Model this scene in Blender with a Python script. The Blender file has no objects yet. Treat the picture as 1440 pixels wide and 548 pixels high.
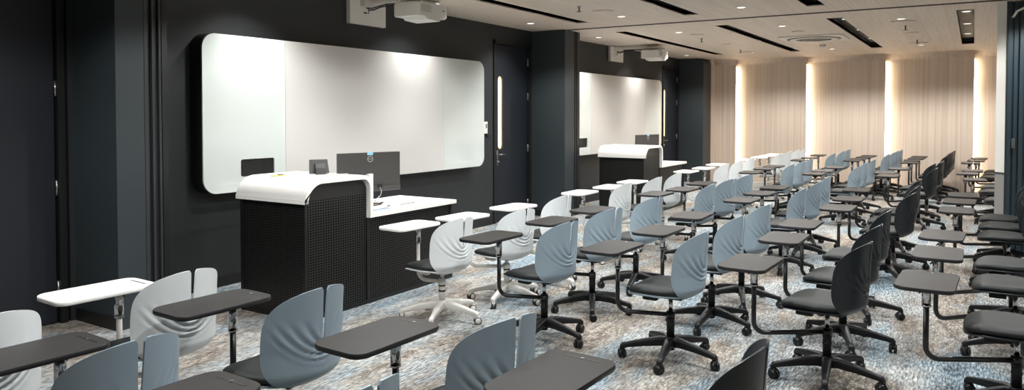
import bpy, bmesh, math, random
from math import pi, sin, cos, radians, atan, atan2, tan, sqrt
from mathutils import Vector, Matrix
random.seed(11)
SC = bpy.context.scene
COL = SC.collection

# ------------------------------------------------------------------ camera
FPX = 1030.0
PSI = atan((1369 - 720) / FPX); PITCH = atan(28 / FPX); EYE = 1.5
cd = bpy.data.cameras.new('camera'); cam = bpy.data.objects.new('camera', cd); COL.objects.link(cam)
cd.sensor_width = 36.0; cd.lens = 36.0 * FPX / 1440.0; cd.shift_y = (188 - 274) / 1440.0
cam.location = (0, 0, EYE)
cam.rotation_euler = (pi / 2 - PITCH, 0, PSI - pi / 2)
SC.camera = cam

# ------------------------------------------------------------------ materials
def srgb(r, g, b):
    f = lambda c: (c / 255 / 12.92) if c / 255 <= .04045 else ((c / 255 + .055) / 1.055) ** 2.4
    return (f(r), f(g), f(b), 1)

def mat(name, color, rough=.5, metal=0., spec=.5, coat=0., noise=0., nscale=30., bump=0., bscale=200., emit=None, estr=0., trans=0.):
    m = bpy.data.materials.new(name); m.use_nodes = True
    nt = m.node_tree; b = nt.nodes['Principled BSDF']
    b.inputs['Base Color'].default_value = color
    b.inputs['Roughness'].default_value = rough
    b.inputs['Metallic'].default_value = metal
    b.inputs['Specular IOR Level'].default_value = spec
    b.inputs['Coat Weight'].default_value = coat
    b.inputs['Transmission Weight'].default_value = trans
    if emit:
        b.inputs['Emission Color'].default_value = emit
        b.inputs['Emission Strength'].default_value = estr
    tc = nt.nodes.new('ShaderNodeTexCoord')
    if noise > 0:
        n = nt.nodes.new('ShaderNodeTexNoise'); n.inputs['Scale'].default_value = nscale; n.inputs['Detail'].default_value = 4
        nt.links.new(tc.outputs['Object'], n.inputs['Vector'])
        mx = nt.nodes.new('ShaderNodeMix'); mx.data_type = 'RGBA'
        mx.inputs[6].default_value = tuple(c * (1 - noise) for c in color[:3]) + (1,)
        mx.inputs[7].default_value = tuple(min(1, c * (1 + noise)) for c in color[:3]) + (1,)
        nt.links.new(n.outputs['Fac'], mx.inputs[0]); nt.links.new(mx.outputs[2], b.inputs['Base Color'])
    if bump > 0:
        n = nt.nodes.new('ShaderNodeTexNoise'); n.inputs['Scale'].default_value = bscale
        nt.links.new(tc.outputs['Object'], n.inputs['Vector'])
        bp = nt.nodes.new('ShaderNodeBump'); bp.inputs['Strength'].default_value = bump; bp.inputs['Distance'].default_value = .002
        nt.links.new(n.outputs['Fac'], bp.inputs['Height']); nt.links.new(bp.outputs['Normal'], b.inputs['Normal'])
    return m

def wood_mat(name, c1, c2, c3, stretch, rough=.55, lines=None):
    """light laminate with grain; stretch = noise scale per axis"""
    m = mat(name, c1, rough); nt = m.node_tree; b = nt.nodes['Principled BSDF']
    tc = nt.nodes.new('ShaderNodeTexCoord')
    mp = nt.nodes.new('ShaderNodeMapping'); mp.inputs['Scale'].default_value = stretch
    nt.links.new(tc.outputs['Object'], mp.inputs['Vector'])
    n = nt.nodes.new('ShaderNodeTexNoise'); n.inputs['Scale'].default_value = 1; n.inputs['Detail'].default_value = 6; n.inputs['Roughness'].default_value = .62
    nt.links.new(mp.outputs['Vector'], n.inputs['Vector'])
    r = nt.nodes.new('ShaderNodeValToRGB'); e = r.color_ramp.elements
    e[0].position = .3; e[0].color = c1; e[1].position = .72; e[1].color = c3
    k = e.new(.5); k.color = c2
    nt.links.new(n.outputs['Fac'], r.inputs['Fac'])
    out = r.outputs['Color']
    if lines:   # seams between boards: axis, pitch
        ax, pitch = lines
        sx = nt.nodes.new('ShaderNodeSeparateXYZ'); nt.links.new(tc.outputs['Object'], sx.inputs['Vector'])
        a = nt.nodes.new('ShaderNodeMath'); a.operation = 'DIVIDE'; a.inputs[1].default_value = pitch
        nt.links.new(sx.outputs[ax], a.inputs[0])
        f = nt.nodes.new('ShaderNodeMath'); f.operation = 'FRACT'; nt.links.new(a.outputs[0], f.inputs[0])
        fl = nt.nodes.new('ShaderNodeMath'); fl.operation = 'FLOOR'; nt.links.new(a.outputs[0], fl.inputs[0])
        wn = nt.nodes.new('ShaderNodeTexWhiteNoise'); wn.noise_dimensions = '1D'; nt.links.new(fl.outputs[0], wn.inputs['W'])
        lt = nt.nodes.new('ShaderNodeMath'); lt.operation = 'LESS_THAN'; lt.inputs[1].default_value = .03; nt.links.new(f.outputs[0], lt.inputs[0])
        hs = nt.nodes.new('ShaderNodeHueSaturation')
        mr = nt.nodes.new('ShaderNodeMapRange'); mr.inputs[3].default_value = .965; mr.inputs[4].default_value = 1.03
        nt.links.new(wn.outputs['Value'], mr.inputs[0]); nt.links.new(mr.outputs[0], hs.inputs['Value']); nt.links.new(out, hs.inputs['Color'])
        mx = nt.nodes.new('ShaderNodeMix'); mx.data_type = 'RGBA'; mx.inputs[7].default_value = tuple(c * .86 for c in c1[:3]) + (1,)
        nt.links.new(lt.outputs[0], mx.inputs[0]); nt.links.new(hs.outputs[0], mx.inputs[6]); out = mx.outputs[2]
    nt.links.new(out, b.inputs['Base Color'])
    return m

def perforated_mat():
    m = mat('perforated_black_metal', srgb(26, 25, 24), .38, 0, .5); nt = m.node_tree; b = nt.nodes['Principled BSDF']
    tc = nt.nodes.new('ShaderNodeTexCoord'); s = nt.nodes.new('ShaderNodeSeparateXYZ'); nt.links.new(tc.outputs['Object'], s.inputs[0])
    def M(op, a, v=None, w=None):
        n = nt.nodes.new('ShaderNodeMath'); n.operation = op
        nt.links.new(a, n.inputs[0])
        if isinstance(v, (int, float)): n.inputs[1].default_value = v
        elif v is not None: nt.links.new(v, n.inputs[1])
        return n.outputs[0]
    u = M('ADD', s.outputs[0], s.outputs[1])
    P = .025
    du = M('SUBTRACT', M('FRACT', M('DIVIDE', u, P)), .5); dv = M('SUBTRACT', M('FRACT', M('DIVIDE', s.outputs[2], .0195)), .5)
    d2 = M('ADD', M('MULTIPLY', du, du), M('MULTIPLY', dv, dv))
    hole = M('MULTIPLY', M('LESS_THAN', d2, .075), M('LESS_THAN', s.outputs[2], .87))
    # clear margin near the top edge of the panels
    mx = nt.nodes.new('ShaderNodeMix'); mx.data_type = 'RGBA'; mx.inputs[6].default_value = srgb(26, 25, 24); mx.inputs[7].default_value = srgb(3, 3, 3)
    nt.links.new(hole, mx.inputs[0]); nt.links.new(mx.outputs[2], b.inputs['Base Color'])
    sp = M('MULTIPLY', hole, -.5); sp = M('ADD', sp, .5); nt.links.new(sp, b.inputs['Specular IOR Level'])
    bp = nt.nodes.new('ShaderNodeBump'); bp.inputs['Strength'].default_value = .6; bp.inputs['Distance'].default_value = .003; bp.invert = True
    nt.links.new(hole, bp.inputs['Height']); nt.links.new(bp.outputs[0], b.inputs['Normal'])
    return m

def carpet_mat():
    m = mat('carpet_tiles', srgb(170, 160, 150), .95, 0, .15); nt = m.node_tree; b = nt.nodes['Principled BSDF']
    tc = nt.nodes.new('ShaderNodeTexCoord')
    def mapped(scale, loc=(0, 0, 0)):
        mp = nt.nodes.new('ShaderNodeMapping'); mp.inputs['Scale'].default_value = scale; mp.inputs['Location'].default_value = loc
        nt.links.new(tc.outputs['Object'], mp.inputs['Vector']); return mp.outputs[0]
    def noise(scale, loc=(0, 0, 0), det=3, rough=.5):
        n = nt.nodes.new('ShaderNodeTexNoise'); n.inputs['Scale'].default_value = 1; n.inputs['Detail'].default_value = det; n.inputs['Roughness'].default_value = rough
        nt.links.new(mapped(scale, loc), n.inputs['Vector']); return n.outputs['Fac']
    def ramp(fac, stops):
        r = nt.nodes.new('ShaderNodeValToRGB'); e = r.color_ramp.elements
        e[0].position, e[0].color = stops[0]; e[1].position, e[1].color = stops[-1]
        for p, c in stops[1:-1]:
            k = e.new(p); k.color = c
        nt.links.new(fac, r.inputs['Fac']); return r.outputs['Color']
    def mix(fac, a, c, mode='MIX'):
        x = nt.nodes.new('ShaderNodeMix'); x.data_type = 'RGBA'; x.blend_type = mode
        if isinstance(fac, (int, float)): x.inputs[0].default_value = fac
        else: nt.links.new(fac, x.inputs[0])
        for i, v in ((6, a), (7, c)):
            if isinstance(v, tuple): x.inputs[i].default_value = v
            else: nt.links.new(v, x.inputs[i])
        return x.outputs[2]
    # zones: warm masonry-patterned planks, grey streaked planks, blue washes
    zone = ramp(noise((.9, 2.4, 1), (3.1, 1.2, 0), 4, .6), [(.44, (0, 0, 0, 1)), (.58, (1, 1, 1, 1))])
    tone = noise((1.6, 4.5, 1), (8.2, 2.2, 0), 4, .6)
    warm = ramp(tone, [(.3, srgb(134, 124, 114)), (.45, srgb(172, 161, 150)), (.58, srgb(194, 185, 174)), (.75, srgb(150, 140, 131))])
    cool = ramp(tone, [(.3, srgb(104, 110, 114)), (.45, srgb(150, 154, 155)), (.58, srgb(186, 188, 186)), (.75, srgb(130, 132, 132))])
    blue = ramp(noise((1.0, 2.8, 1), (9.3, 4.4, 0), 4, .6), [(.47, (0, 0, 0, 1)), (.60, (1, 1, 1, 1))])
    bcol = ramp(tone, [(.3, srgb(52, 84, 108)), (.5, srgb(104, 138, 158)), (.7, srgb(142, 168, 182))])
    cool = mix(blue, cool, bcol)
    # streaks woven along x on the cool planks
    st = ramp(noise((14, 95, 1), (0, 0, 0), 4, .75), [(.42, (0, 0, 0, 1)), (.58, (1, 1, 1, 1))])
    cool = mix(.55, cool, mix(st, mix(.75, cool, srgb(58, 58, 58)), mix(.8, cool, srgb(228, 228, 226))))
    warm = mix(.12, warm, mix(st, mix(.6, warm, srgb(70, 62, 56)), mix(.7, warm, srgb(226, 220, 212))))
    # dark irregular joints on the warm planks
    v = nt.nodes.new('ShaderNodeTexVoronoi'); v.feature = 'DISTANCE_TO_EDGE'; v.inputs['Scale'].default_value = 1; v.inputs['Randomness'].default_value = .8
    nt.links.new(mapped((17, 44, 1)), v.inputs['Vector'])
    cr = ramp(v.outputs['Distance'], [(.04, (.65, .65, .65, 1)), (.12, (0, 0, 0, 1))])
    blot = ramp(noise((7, 16, 1), (6, 1, 0), 4, .7), [(.48, (0, 0, 0, 1)), (.60, (.75, .75, .75, 1))])
    warm = mix(cr, mix(blot, warm, srgb(118, 107, 98)), srgb(78, 70, 63))
    wear = ramp(noise((18, 80, 1), (2, 3, 0), 3, .7), [(.42, (.5, .49, .48, 1)), (.56, (1.18, 1.18, 1.18, 1))])
    cool = mix(1.0, cool, wear, 'MULTIPLY'); warm = mix(.35, warm, wear, 'MULTIPLY')
    base = mix(zone, cool, warm)
    base = mix(1.0, base, (.86, .88, .89, 1), 'MULTIPLY')
    nt.links.new(base, b.inputs['Base Color'])
    bp = nt.nodes.new('ShaderNodeBump'); bp.inputs['Strength'].default_value = .4; bp.inputs['Distance'].default_value = .003
    nt.links.new(st, bp.inputs['Height']); nt.links.new(bp.outputs[0], b.inputs['Normal'])
    return m

K = {}
K['dark_wall'] = mat('charcoal_wall_paint', srgb(33, 37, 39), .55, noise=.06, nscale=3)
K['dark_door'] = mat('dark_navy_door_laminate', srgb(19, 24, 32), .5, noise=.05, nscale=4)
K['black_frame'] = mat('black_frame', srgb(20, 21, 22), .45)
K['pier'] = mat('slate_panel', srgb(44, 52, 56), .55, noise=.06, nscale=3)
K['rib'] = mat('anodised_grey_seal', srgb(60, 64, 66), .35, .3)
K['board_white'] = mat('white_projection_surface', srgb(197, 195, 192), .45)
K['board_glass'] = mat('white_glass_board', srgb(200, 206, 203), .06, coat=.6)
K['board_side'] = mat('black_board_box', srgb(12, 12, 13), .6)
K['white'] = mat('white_solid_surface', srgb(238, 236, 232), .35)
K['white_plastic'] = mat('white_plastic', srgb(218, 216, 210), .4)
K['white_shell'] = mat('pale_grey_moulded_shell', srgb(216, 221, 223), .38)
K['blue_shell'] = mat('blue_grey_moulded_shell', srgb(136, 152, 163), .38)
K['black_shell'] = mat('black_moulded_shell', srgb(22, 29, 34), .36)
K['cushion'] = mat('charcoal_leatherette', srgb(38, 40, 40), .55, spec=.22, bump=.15, bscale=400)
K['black_plastic'] = mat('black_nylon', srgb(20, 21, 23), .45, spec=.3)
K['black_metal'] = mat('black_powder_coat', srgb(24, 24, 25), .3)
K['white_metal'] = mat('white_powder_coat', srgb(214, 212, 206), .35)
K['chrome'] = mat('chrome', srgb(200, 200, 202), .12, 1.)
K['satin'] = mat('satin_steel', srgb(170, 168, 165), .3, 1.)
K['tablet_dark'] = mat('dark_taupe_laminate', srgb(45, 43, 42), .5, spec=.22, noise=.05, nscale=20)
K['tablet_edge'] = mat('black_tablet_edge', srgb(30, 28, 30), .4)
K['perf'] = perforated_mat()
K['lectern_black'] = mat('black_lectern_frame', srgb(18, 17, 17), .4)
K['carpet'] = carpet_mat()
K['ceil'] = wood_mat('ceiling_light_wood', srgb(208, 193, 178), srgb(218, 204, 190), srgb(226, 213, 200), (1.2, 55, 1), .6, (1, .15))
K['wood_wall'] = wood_mat('wall_light_wood', srgb(196, 180, 165), srgb(211, 196, 182), srgb(221, 208, 197), (28, 28, .25), .55)
K['plain_wall'] = mat('beige_wall_paint', srgb(196, 192, 188), .7)
K['slot'] = mat('slot_interior_dark', srgb(38, 32, 29), .5)
K['grey_fabric'] = mat('grey_pinboard_fabric', srgb(132, 130, 128), .9, bump=.3, bscale=300)
K['screen'] = mat('monitor_black_plastic', srgb(62, 60, 59), .4)
K['logo'] = mat('logo_grey', srgb(190, 190, 190), .35, .5)
K['sticker'] = mat('pale_blue_sticker', srgb(130, 190, 215), .5)
K['yellow'] = mat('yellow_paper', srgb(225, 215, 110), .7)
K['paper'] = mat('paper_white', srgb(225, 228, 232), .7)
K['bluebook'] = mat('blue_grey_cover', srgb(110, 130, 155), .5)
K['brownleather'] = mat('brown_cord', srgb(60, 45, 40), .5)
K['warm_glass'] = mat('lit_warm_glass', srgb(250, 205, 150), .3, emit=srgb(255, 200, 140), estr=1.3)
K['led'] = mat('warm_led_strip', srgb(255, 240, 215), .4, emit=(1., .80, .55, 1), estr=21.)
K['lamp'] = mat('downlight_lens', srgb(255, 250, 240), .3, emit=(1., .95, .88, 1), estr=1.2)
K['dark_stack'] = mat('slate_blue_partition', srgb(44, 58, 66), .4)
K['rubber'] = mat('dark_tyre', srgb(48, 46, 44), .6)
K['trim_white'] = mat('white_trim_ring', srgb(225, 220, 212), .4)

# ------------------------------------------------------------------ mesh helpers
class MB:
    def __init__(s): s.bm = bmesh.new(); s.mats = []
    def mi(s, m):
        if m is None: return 0
        if m not in s.mats: s.mats.append(m)
        return s.mats.index(m)
    def add(s, verts, faces, m=None, smooth=False):
        i = s.mi(m); vs = [s.bm.verts.new(v) for v in verts]
        for f in faces:
            try:
                fc = s.bm.faces.new([vs[k] for k in f]); fc.material_index = i; fc.smooth = smooth
            except ValueError: pass
        return vs
    def box(s, x0, y0, z0, x1, y1, z1, m=None, bev=0., M=None, seg=2):
        v = [(x0, y0, z0), (x1, y0, z0), (x1, y1, z0), (x0, y1, z0), (x0, y0, z1), (x1, y0, z1), (x1, y1, z1), (x0, y1, z1)]
        if M: v = [M @ Vector(p) for p in v]
        n0 = set(s.bm.faces)
        vs = s.add(v, [(0, 3, 2, 1), (4, 5, 6, 7), (0, 1, 5, 4), (1, 2, 6, 5), (2, 3, 7, 6), (3, 0, 4, 7)], m)
        if bev > 0:
            es = {e for q in vs for e in q.link_edges}
            bmesh.ops.bevel(s.bm, geom=list(es), offset=bev, segments=seg, affect='EDGES', profile=.5)
            if m is not None:
                for f in set(s.bm.faces) - n0: f.material_index = s.mi(m)
        return s
    def tube(s, pts, rad, m=None, n=10, cap=True, squash=None):
        pts = [Vector(p) for p in pts]; rads = rad if isinstance(rad, (list, tuple)) else [rad] * len(pts)
        rings = []; up = None
        for i, p in enumerate(pts):
            a = pts[max(i - 1, 0)]; b = pts[min(i + 1, len(pts) - 1)]; t = (b - a).normalized()
            if up is None:
                up = Vector((0, 0, 1)) if abs(t.z) < .9 else Vector((1, 0, 0))
            u = (up - t * up.dot(t)).normalized(); w = t.cross(u); up = u
            rings.append([p + (u * cos(2 * pi * k / n) * (squash or 1) + w * sin(2 * pi * k / n)) * rads[i] for k in range(n)])
        vs = [q for r in rings for q in r]; fs = []
        for i in range(len(rings) - 1):
            for k in range(n):
                fs.append((i * n + k, i * n + (k + 1) % n, (i + 1) * n + (k + 1) % n, (i + 1) * n + k))
        if cap: fs.append(tuple(range(n))[::-1]); fs.append(tuple((len(rings) - 1) * n + k for k in range(n)))
        s.add(vs, fs, m, True); return s
    def cyl(s, c, r, z0, z1, m=None, n=20, r2=None):
        r2 = r if r2 is None else r2
        x, y = c
        vs = [(x + r * cos(2 * pi * k / n), y + r * sin(2 * pi * k / n), z0) for k in range(n)] + [(x + r2 * cos(2 * pi * k / n), y + r2 * sin(2 * pi * k / n), z1) for k in range(n)]
        i = s.mi(m); v = [s.bm.verts.new(p) for p in vs]
        for k in range(n):
            f = s.bm.faces.new((v[k], v[(k + 1) % n], v[n + (k + 1) % n], v[n + k])); f.smooth = True; f.material_index = i
        for f in (s.bm.faces.new(v[:n][::-1]), s.bm.faces.new(v[n:])): f.material_index = i
        return s
    def prism(s, outline, axis, a, b, m=None, mcap=None):
        """extrude a 2D outline along an axis ('x','y','z') from a to b"""
        def P(p, t):
            return {'x': (t, p[0], p[1]), 'y': (p[0], t, p[1]), 'z': (p[0], p[1], t)}[axis]
        n = len(outline); v = [s.bm.verts.new(P(p, a)) for p in outline] + [s.bm.verts.new(P(p, b)) for p in outline]
        i = s.mi(m); j = s.mi(mcap) if mcap else i
        for k in range(n):
            f = s.bm.faces.new((v[k], v[(k + 1) % n], v[n + (k + 1) % n], v[n + k])); f.material_index = i
        for f in (s.bm.faces.new(v[:n][::-1]), s.bm.faces.new(v[n:])): f.material_index = j
        return s
    def mesh(s, name, m=None):
        bmesh.ops.recalc_face_normals(s.bm, faces=s.bm.faces[:])
        me = bpy.data.meshes.new(name); s.bm.to_mesh(me); s.bm.free()
        ms = s.mats if s.mats else [m]
        for q in ms: me.materials.append(q)
        return me
    def build(s, name, m=None, parent=None, loc=None, kind=None):
        o = bpy.data.objects.new(name, s.mesh(name, m)); COL.objects.link(o)
        if parent: o.parent = parent
        if loc: o.location = loc
        if kind: o['kind'] = kind
        return o

def rrect(x0, y0, x1, y1, r, n=6):
    rs = r if isinstance(r, (list, tuple)) else [r] * 4   # corners: x0y0, x1y0, x1y1, x0y1
    out = []
    for (cx, cy, a0, q) in ((x0, y0, pi, 0), (x1, y0, 1.5 * pi, 1), (x1, y1, 0, 2), (x0, y1, .5 * pi, 3)):
        R = rs[q]; ox = cx + R if cx == x0 else cx - R; oy = cy + R if cy == y0 else cy - R
        if R <= 1e-6: out.append((cx, cy)); continue
        for k in range(n + 1):
            a = a0 + (pi / 2) * k / n; out.append((ox + R * cos(a), oy + R * sin(a)))
    return out

def smooth_mesh(me, angle=40):
    for p in me.polygons: p.use_smooth = True
    try: me.set_sharp_from_angle(angle=radians(angle))
    except Exception: pass

def thing(name, label, cat, loc=(0, 0, 0), rz=0., group=None):
    o = bpy.data.objects.new(name, None); o.empty_display_size = .1; COL.objects.link(o)
    o.location = loc; o.rotation_euler = (0, 0, rz); o['label'] = label; o['category'] = cat
    if group: o['group'] = group
    return o
def tag(o, label, cat, group=None):
    o['label'] = label; o['category'] = cat
    if group: o['group'] = group
    return o

# ------------------------------------------------------------------ room shell
YW = 5.52; XF = 16.6; HC = 2.71; YB = -2.3; XL = -2.4
MB().box(XL - .1, YB - .1, -.12, XF + .3, YW + .15, 0, K['carpet']).build('floor', K['carpet'], kind='structure')

# ceiling with recessed light slots
SLOTY = [(4.34, 4.52), (2.85, 3.03), (1.42, 1.61), (.01, .19), (-1.43, -1.25)]
SLOTX = [(-2.1, 2.45), (3.70, 8.80), (10.03, 15.0)]
c = MB(); ys = [YW + .15]
for a, b_ in SLOTY: ys += [b_, a]
ys.append(YB - .1)
for i in range(0, len(ys), 2):
    c.box(XL - .1, ys[i + 1], HC, XF + .3, ys[i], HC + .05, K['ceil'])
xs = [XL - .1]
for a, b_ in SLOTX: xs += [a, b_]
xs.append(XF + .3)
for a, b_ in SLOTY:
    for i in range(0, len(xs), 2): c.box(xs[i], a, HC, xs[i + 1], b_, HC + .05, K['ceil'])
c.build('ceiling', K['ceil'], kind='structure')
MB().box(XL - .1, YB - .1, HC + .16, XF + .3, YW + .15, HC + .2).build('ceiling', K['slot'], kind='structure')
n = 1
for a, b_ in SLOTY:
    for x0, x1 in SLOTX:
        t = MB()
        t.box(x0 - .01, a - .01, HC + .012, x0, b_ + .01, HC + .16); t.box(x1, a - .01, HC + .012, x1 + .01, b_ + .01, HC + .16)
        t.box(x0, a - .012, HC + .012, x1, a, HC + .16); t.box(x0, b_, HC + .012, x1, b_ + .012, HC + .16)
        t.box(x0, a, HC + .10, x1, b_, HC + .16)
        t.build('trim_%d' % n, K['slot'], kind='structure'); n += 1
# partition tracks across the ceiling
for x in (3.0, 9.40):
    t = MB()
    t.box(x - .035, YB, HC - .006, x - .022, 4.99, HC + .004); t.box(x + .022, YB, HC - .006, x + .035, 4.99, HC + .004)
    t.build('trim_%d' % n, K['slot'], kind='structure'); n += 1

# front wall with door openings left as inset panels
def wall_front(x0, x1):
    w = MB(); w.box(x0, YW, 0, x1, YW + .15, HC + .05); w.build('wall_front', K['dark_wall'], kind='structure')
wall_front(XL, 1.70); wall_front(2.76, 8.28); wall_front(9.26, 14.66); wall_front(15.62, XF + .3)
def wall_over(x0, x1, z): MB().box(x0, YW, z, x1, YW + .15, HC + .05).build('wall_front', K['dark_wall'], kind='structure')
wall_over(1.70, 2.76, 2.47); wall_over(8.28, 9.26, 2.47); wall_over(14.66, 15.62, 2.47)
def baseboard(x0, x1):
    MB().box(x0, YW - .012, 0, x1, YW, .09, bev=.002).build('baseboard_front', K['black_frame'], kind='structure')
baseboard(XL, 1.69); baseboard(3.19, 8.26); baseboard(9.84, 14.64)

# piers where the folding partitions close
def pier(x0, x1, yf, ribs=True):
    p = MB(); p.box(x0, yf + .03, 0, x1 - .12, YW, HC, K['pier'])
    p.box(x1 - .12, yf + .06, 0, x1, YW, HC, K['pier'])
    p.build('wall_pier', K['pier'], kind='structure')
    q = MB(); w = x1 - x0
    q.box(x0, yf, 0, x0 + w * .52, yf + .03, HC - .002, K['pier'])
    for i, (f0, f1, d) in enumerate(((.53, .60, .0), (.62, .66, .018), (.68, .72, .0), (.74, .80, .02), (.82, .86, .004), (.89, 1., .012))):
        q.box(x0 + w * f0, yf + d, 0, x0 + w * f1, yf + .03 + d + .03, HC - .002, K['rib'] if i in (0, 2, 4) else K['black_frame'])
    q.build('trim_%d' % (20 + int(x0)), K['rib'], kind='structure')
    MB().box(x0 - .012, yf, 0, x0, YW - .012, .09, bev=.002).build('baseboard_pier', K['black_frame'], kind='structure')
pier(2.80, 3.19, 4.97); pier(9.31, 9.80, 4.97)
# last pier next to the wood wall, with a rounded top front corner
o = [(YW, 0), (4.98, 0)] + [(4.98 + .12 - .12 * cos(a * pi / 12), HC - .12 + .12 * sin(a * pi / 12)) for a in range(7)] + [(YW, HC)]
MB().prism(o, 'x', 15.70, 16.25, K['pier']).build('wall_pier', K['pier'], kind='structure')

# doors
def door(x0, x1, idx, zt=2.45, window=True, handle_left=True):
    f = MB()
    f.box(x0 - .06, YW - .015, 0, x0 - .01, YW + .1, zt + .05); f.box(x1 + .01, YW - .015, 0, x1 + .06, YW + .1, zt + .05); f.box(x0 - .06, YW - .015, zt + .01, x1 + .06, YW + .1, zt + .06)
    d = f.build('door_%d' % idx, K['black_frame'], kind='structure')
    l = MB()
    if window:
        wx0, wx1, wz0, wz1 = x0 + .09, x0 + .215, 1.015, 2.02
        hole = rrect(wx0, wz0, wx1, wz1, .055, 6)
        # leaf front as ring around the window
        L = [(x0, .008), (x1, .008), (x1, zt), (x0, zt)]
        bm = l.bm
        outer = [bm.verts.new((p[0], YW + .02, p[1])) for p in L]; inner = [bm.verts.new((p[0], YW + .02, p[1])) for p in hole]
        eo = [bm.edges.new((outer[i], outer[(i + 1) % 4])) for i in range(4)]
        ei = [bm.edges.new((inner[i], inner[(i + 1) % len(inner)])) for i in range(len(inner))]
        bmesh.ops.triangle_fill(bm, edges=eo + ei, use_beauty=True)
        back = [bm.verts.new((p[0], YW + .05, p[1])) for p in hole]
        for i in range(len(hole)): bm.faces.new((inner[i], inner[(i + 1) % len(hole)], back[(i + 1) % len(hole)], back[i]))
        l.box(x0, YW + .021, .008, wx0 - .001, YW + .06, zt); l.box(wx1 + .001, YW + .021, .008, x1, YW + .06, zt); l.box(wx0 - .001, YW + .021, .008, wx1 + .001, YW + .06, wz0 - .001); l.box(wx0 - .001, YW + .021, wz1 + .001, wx1 + .001, YW + .06, zt)
    else:
        l.box(x0, YW + .02, .008, x1, YW + .06, zt, bev=.002)
    lf = l.build('door_leaf', K['dark_door'], d)
    if window:
        MB().prism(rrect(wx0 - .004, wz0 - .004, wx1 + .004, wz1 + .004, .058, 6), 'y', YW + .045, YW + .055).build('vision_panel', K['warm_glass'], d)
    hx = x1 + .004
    for z in (.2, 1.0, 1.75, 2.25) if window else (.25, .97, 1.68, 2.36):
        MB().cyl((hx, YW + .006), .009, z - .055, z + .055, n=10).build('hinge', K['satin'], d)
    hxx = x0 + .06
    h = MB()
    h.box(hxx - .02, YW + .008, .78, hxx + .02, YW + .02, 1.0, bev=.004)
    h.tube([(hxx, YW + .02, .94), (hxx, YW - .035, .94), (hxx + .02, YW - .045, .94), (hxx + .13, YW - .045, .94)], .009)
    h.cyl((0, 0), .001, 0, .001)
    h.tube([(hxx, YW + .02, .84), (hxx, YW - .012, .84)], .017, n=14)
    h.build('door_handle', K['satin'], d)
    return d
door(1.76, 2.675, 1, window=False); door(8.34, 9.20, 2); door(14.72, 15.56, 3)
# unseen blocks added behind the doors to keep the corridor dark
for x0, x1 in ((1.6, 2.85), (8.2, 9.3), (14.6, 15.7)):
    MB().box(x0, YW + .15, 0, x1, YW + .2, 2.6).build('wall_front', K['dark_wall'], kind='structure')

# wood panelled far wall: shingled panels with hidden LED strips, top coved into the ceiling
STR = [4.99, 4.52, 3.03, 1.52, 0.0, -1.5, YB]
XB_, XP = XF + .10, XF - .03
for i in range(len(STR) - 1):
    y0, y1 = STR[i], STR[i + 1]
    xa = XP + .02 if i == 0 else XB_; xb = XP
    R = .14; prof = [(0, 0.)] + [(0, HC - R)] + [(-R + R * cos(a * pi / 16), HC - R + R * sin(a * pi / 16)) for a in range(1, 9)]
    prof = prof + [(.06, HC), (.06, 0)]
    w = MB(); k = len(prof)
    va = [w.bm.verts.new((xa + p[0], y0 - (.0 if i == 0 else .0), p[1])) for p in prof]
    vb = [w.bm.verts.new((xb + p[0], y1, p[1])) for p in prof]
    for j in range(k):
        f = w.bm.faces.new((va[j], va[(j + 1) % k], vb[(j + 1) % k], vb[j])); f.smooth = 2 <= j <= 8
    w.bm.faces.new(va); w.bm.faces.new(vb[::-1])
    w.build('wall_far', K['wood_wall'], kind='structure')
    if i < len(STR) - 2:
        t = thing('led_strip', ['', '', '', '', '', ''][i] or 'vertical warm LED strip hidden behind wood panel edge, %s from the dark corner' % ['first', 'second', 'third', 'fourth', 'fifth'][i], 'light strip', (xb + .055, y1 - .004, 0), 0, 'warm light strips on the wood wall')
        MB().box(.0, -.008, .02, .018, .0, HC - .16).build('diffuser', K['led'], t)
        MB().box(-.02, 0, .01, .03, .006, HC - .15).build('channel', K['satin'], t)
MB().box(XF + .17, YB - .1, 0, XF + .3, YW + .15, HC + .05).build('wall_far', K['plain_wall'], kind='structure')
MB().box(16.25, 4.985, 0, 16.62, YW, HC).build('wall_far', K['wood_wall'], kind='structure')
# walls behind and to the left of the camera
MB().box(XL, YB - .1, 0, XF + .3, YB, HC + .05).build('wall_back', K['plain_wall'], kind='structure')
MB().box(XL - .1, YB - .1, 0, XL, YW + .15, HC + .05).build('wall_left', K['plain_wall'], kind='structure')

# ------------------------------------------------------------------ parked partition at the right
t = thing('folding_partition', 'parked slate-blue folding partition with upright ribs at the right edge', 'partition', (9.3, -.283, 0))
b = MB()
for i in range(16):
    y = -.012 - i * .052
    b.box(0 if i % 2 == 0 else .02, y - .036, .012, .26, y, HC - .03, bev=.003)
    b.box(.035, y - .052, .012, .25, y - .036, HC - .03)
b.build('rib_stack', K['dark_stack'], t)
l = MB(); M_ = Matrix.Translation((0, 0, 0)) @ Matrix.Rotation(radians(39.7), 4, 'Z')
l.box(.0, -.008, .88, .13, .0, HC - .03, M=M_); l.build('white_panel', K['white_plastic'], t)
l = MB(); l.box(.0, -.008, .02, .13, .0, .86, M=M_); l.build('fabric_panel', K['grey_fabric'], t)
l = MB(); l.box(-.006, -.016, .012, .0, .004, HC - .03, M=M_); l.box(0, -.004, .86, .13, .003, .88, M=M_); l.build('panel_edge', K['rib'], t)
MB().box(-.012, -.085, 1.14, .0, -.055, 1.24, bev=.004).build('latch', K['satin'], t)
arc = [(0, 0, 0)]; pts = [(-.06, -.06 - .13 * sin(a), HC - .145 + .10 * (1 - cos(a)) * .0 + .085 * sin(a)) for a in [0, .3, .6, .9, 1.2, 1.5]]
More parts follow.
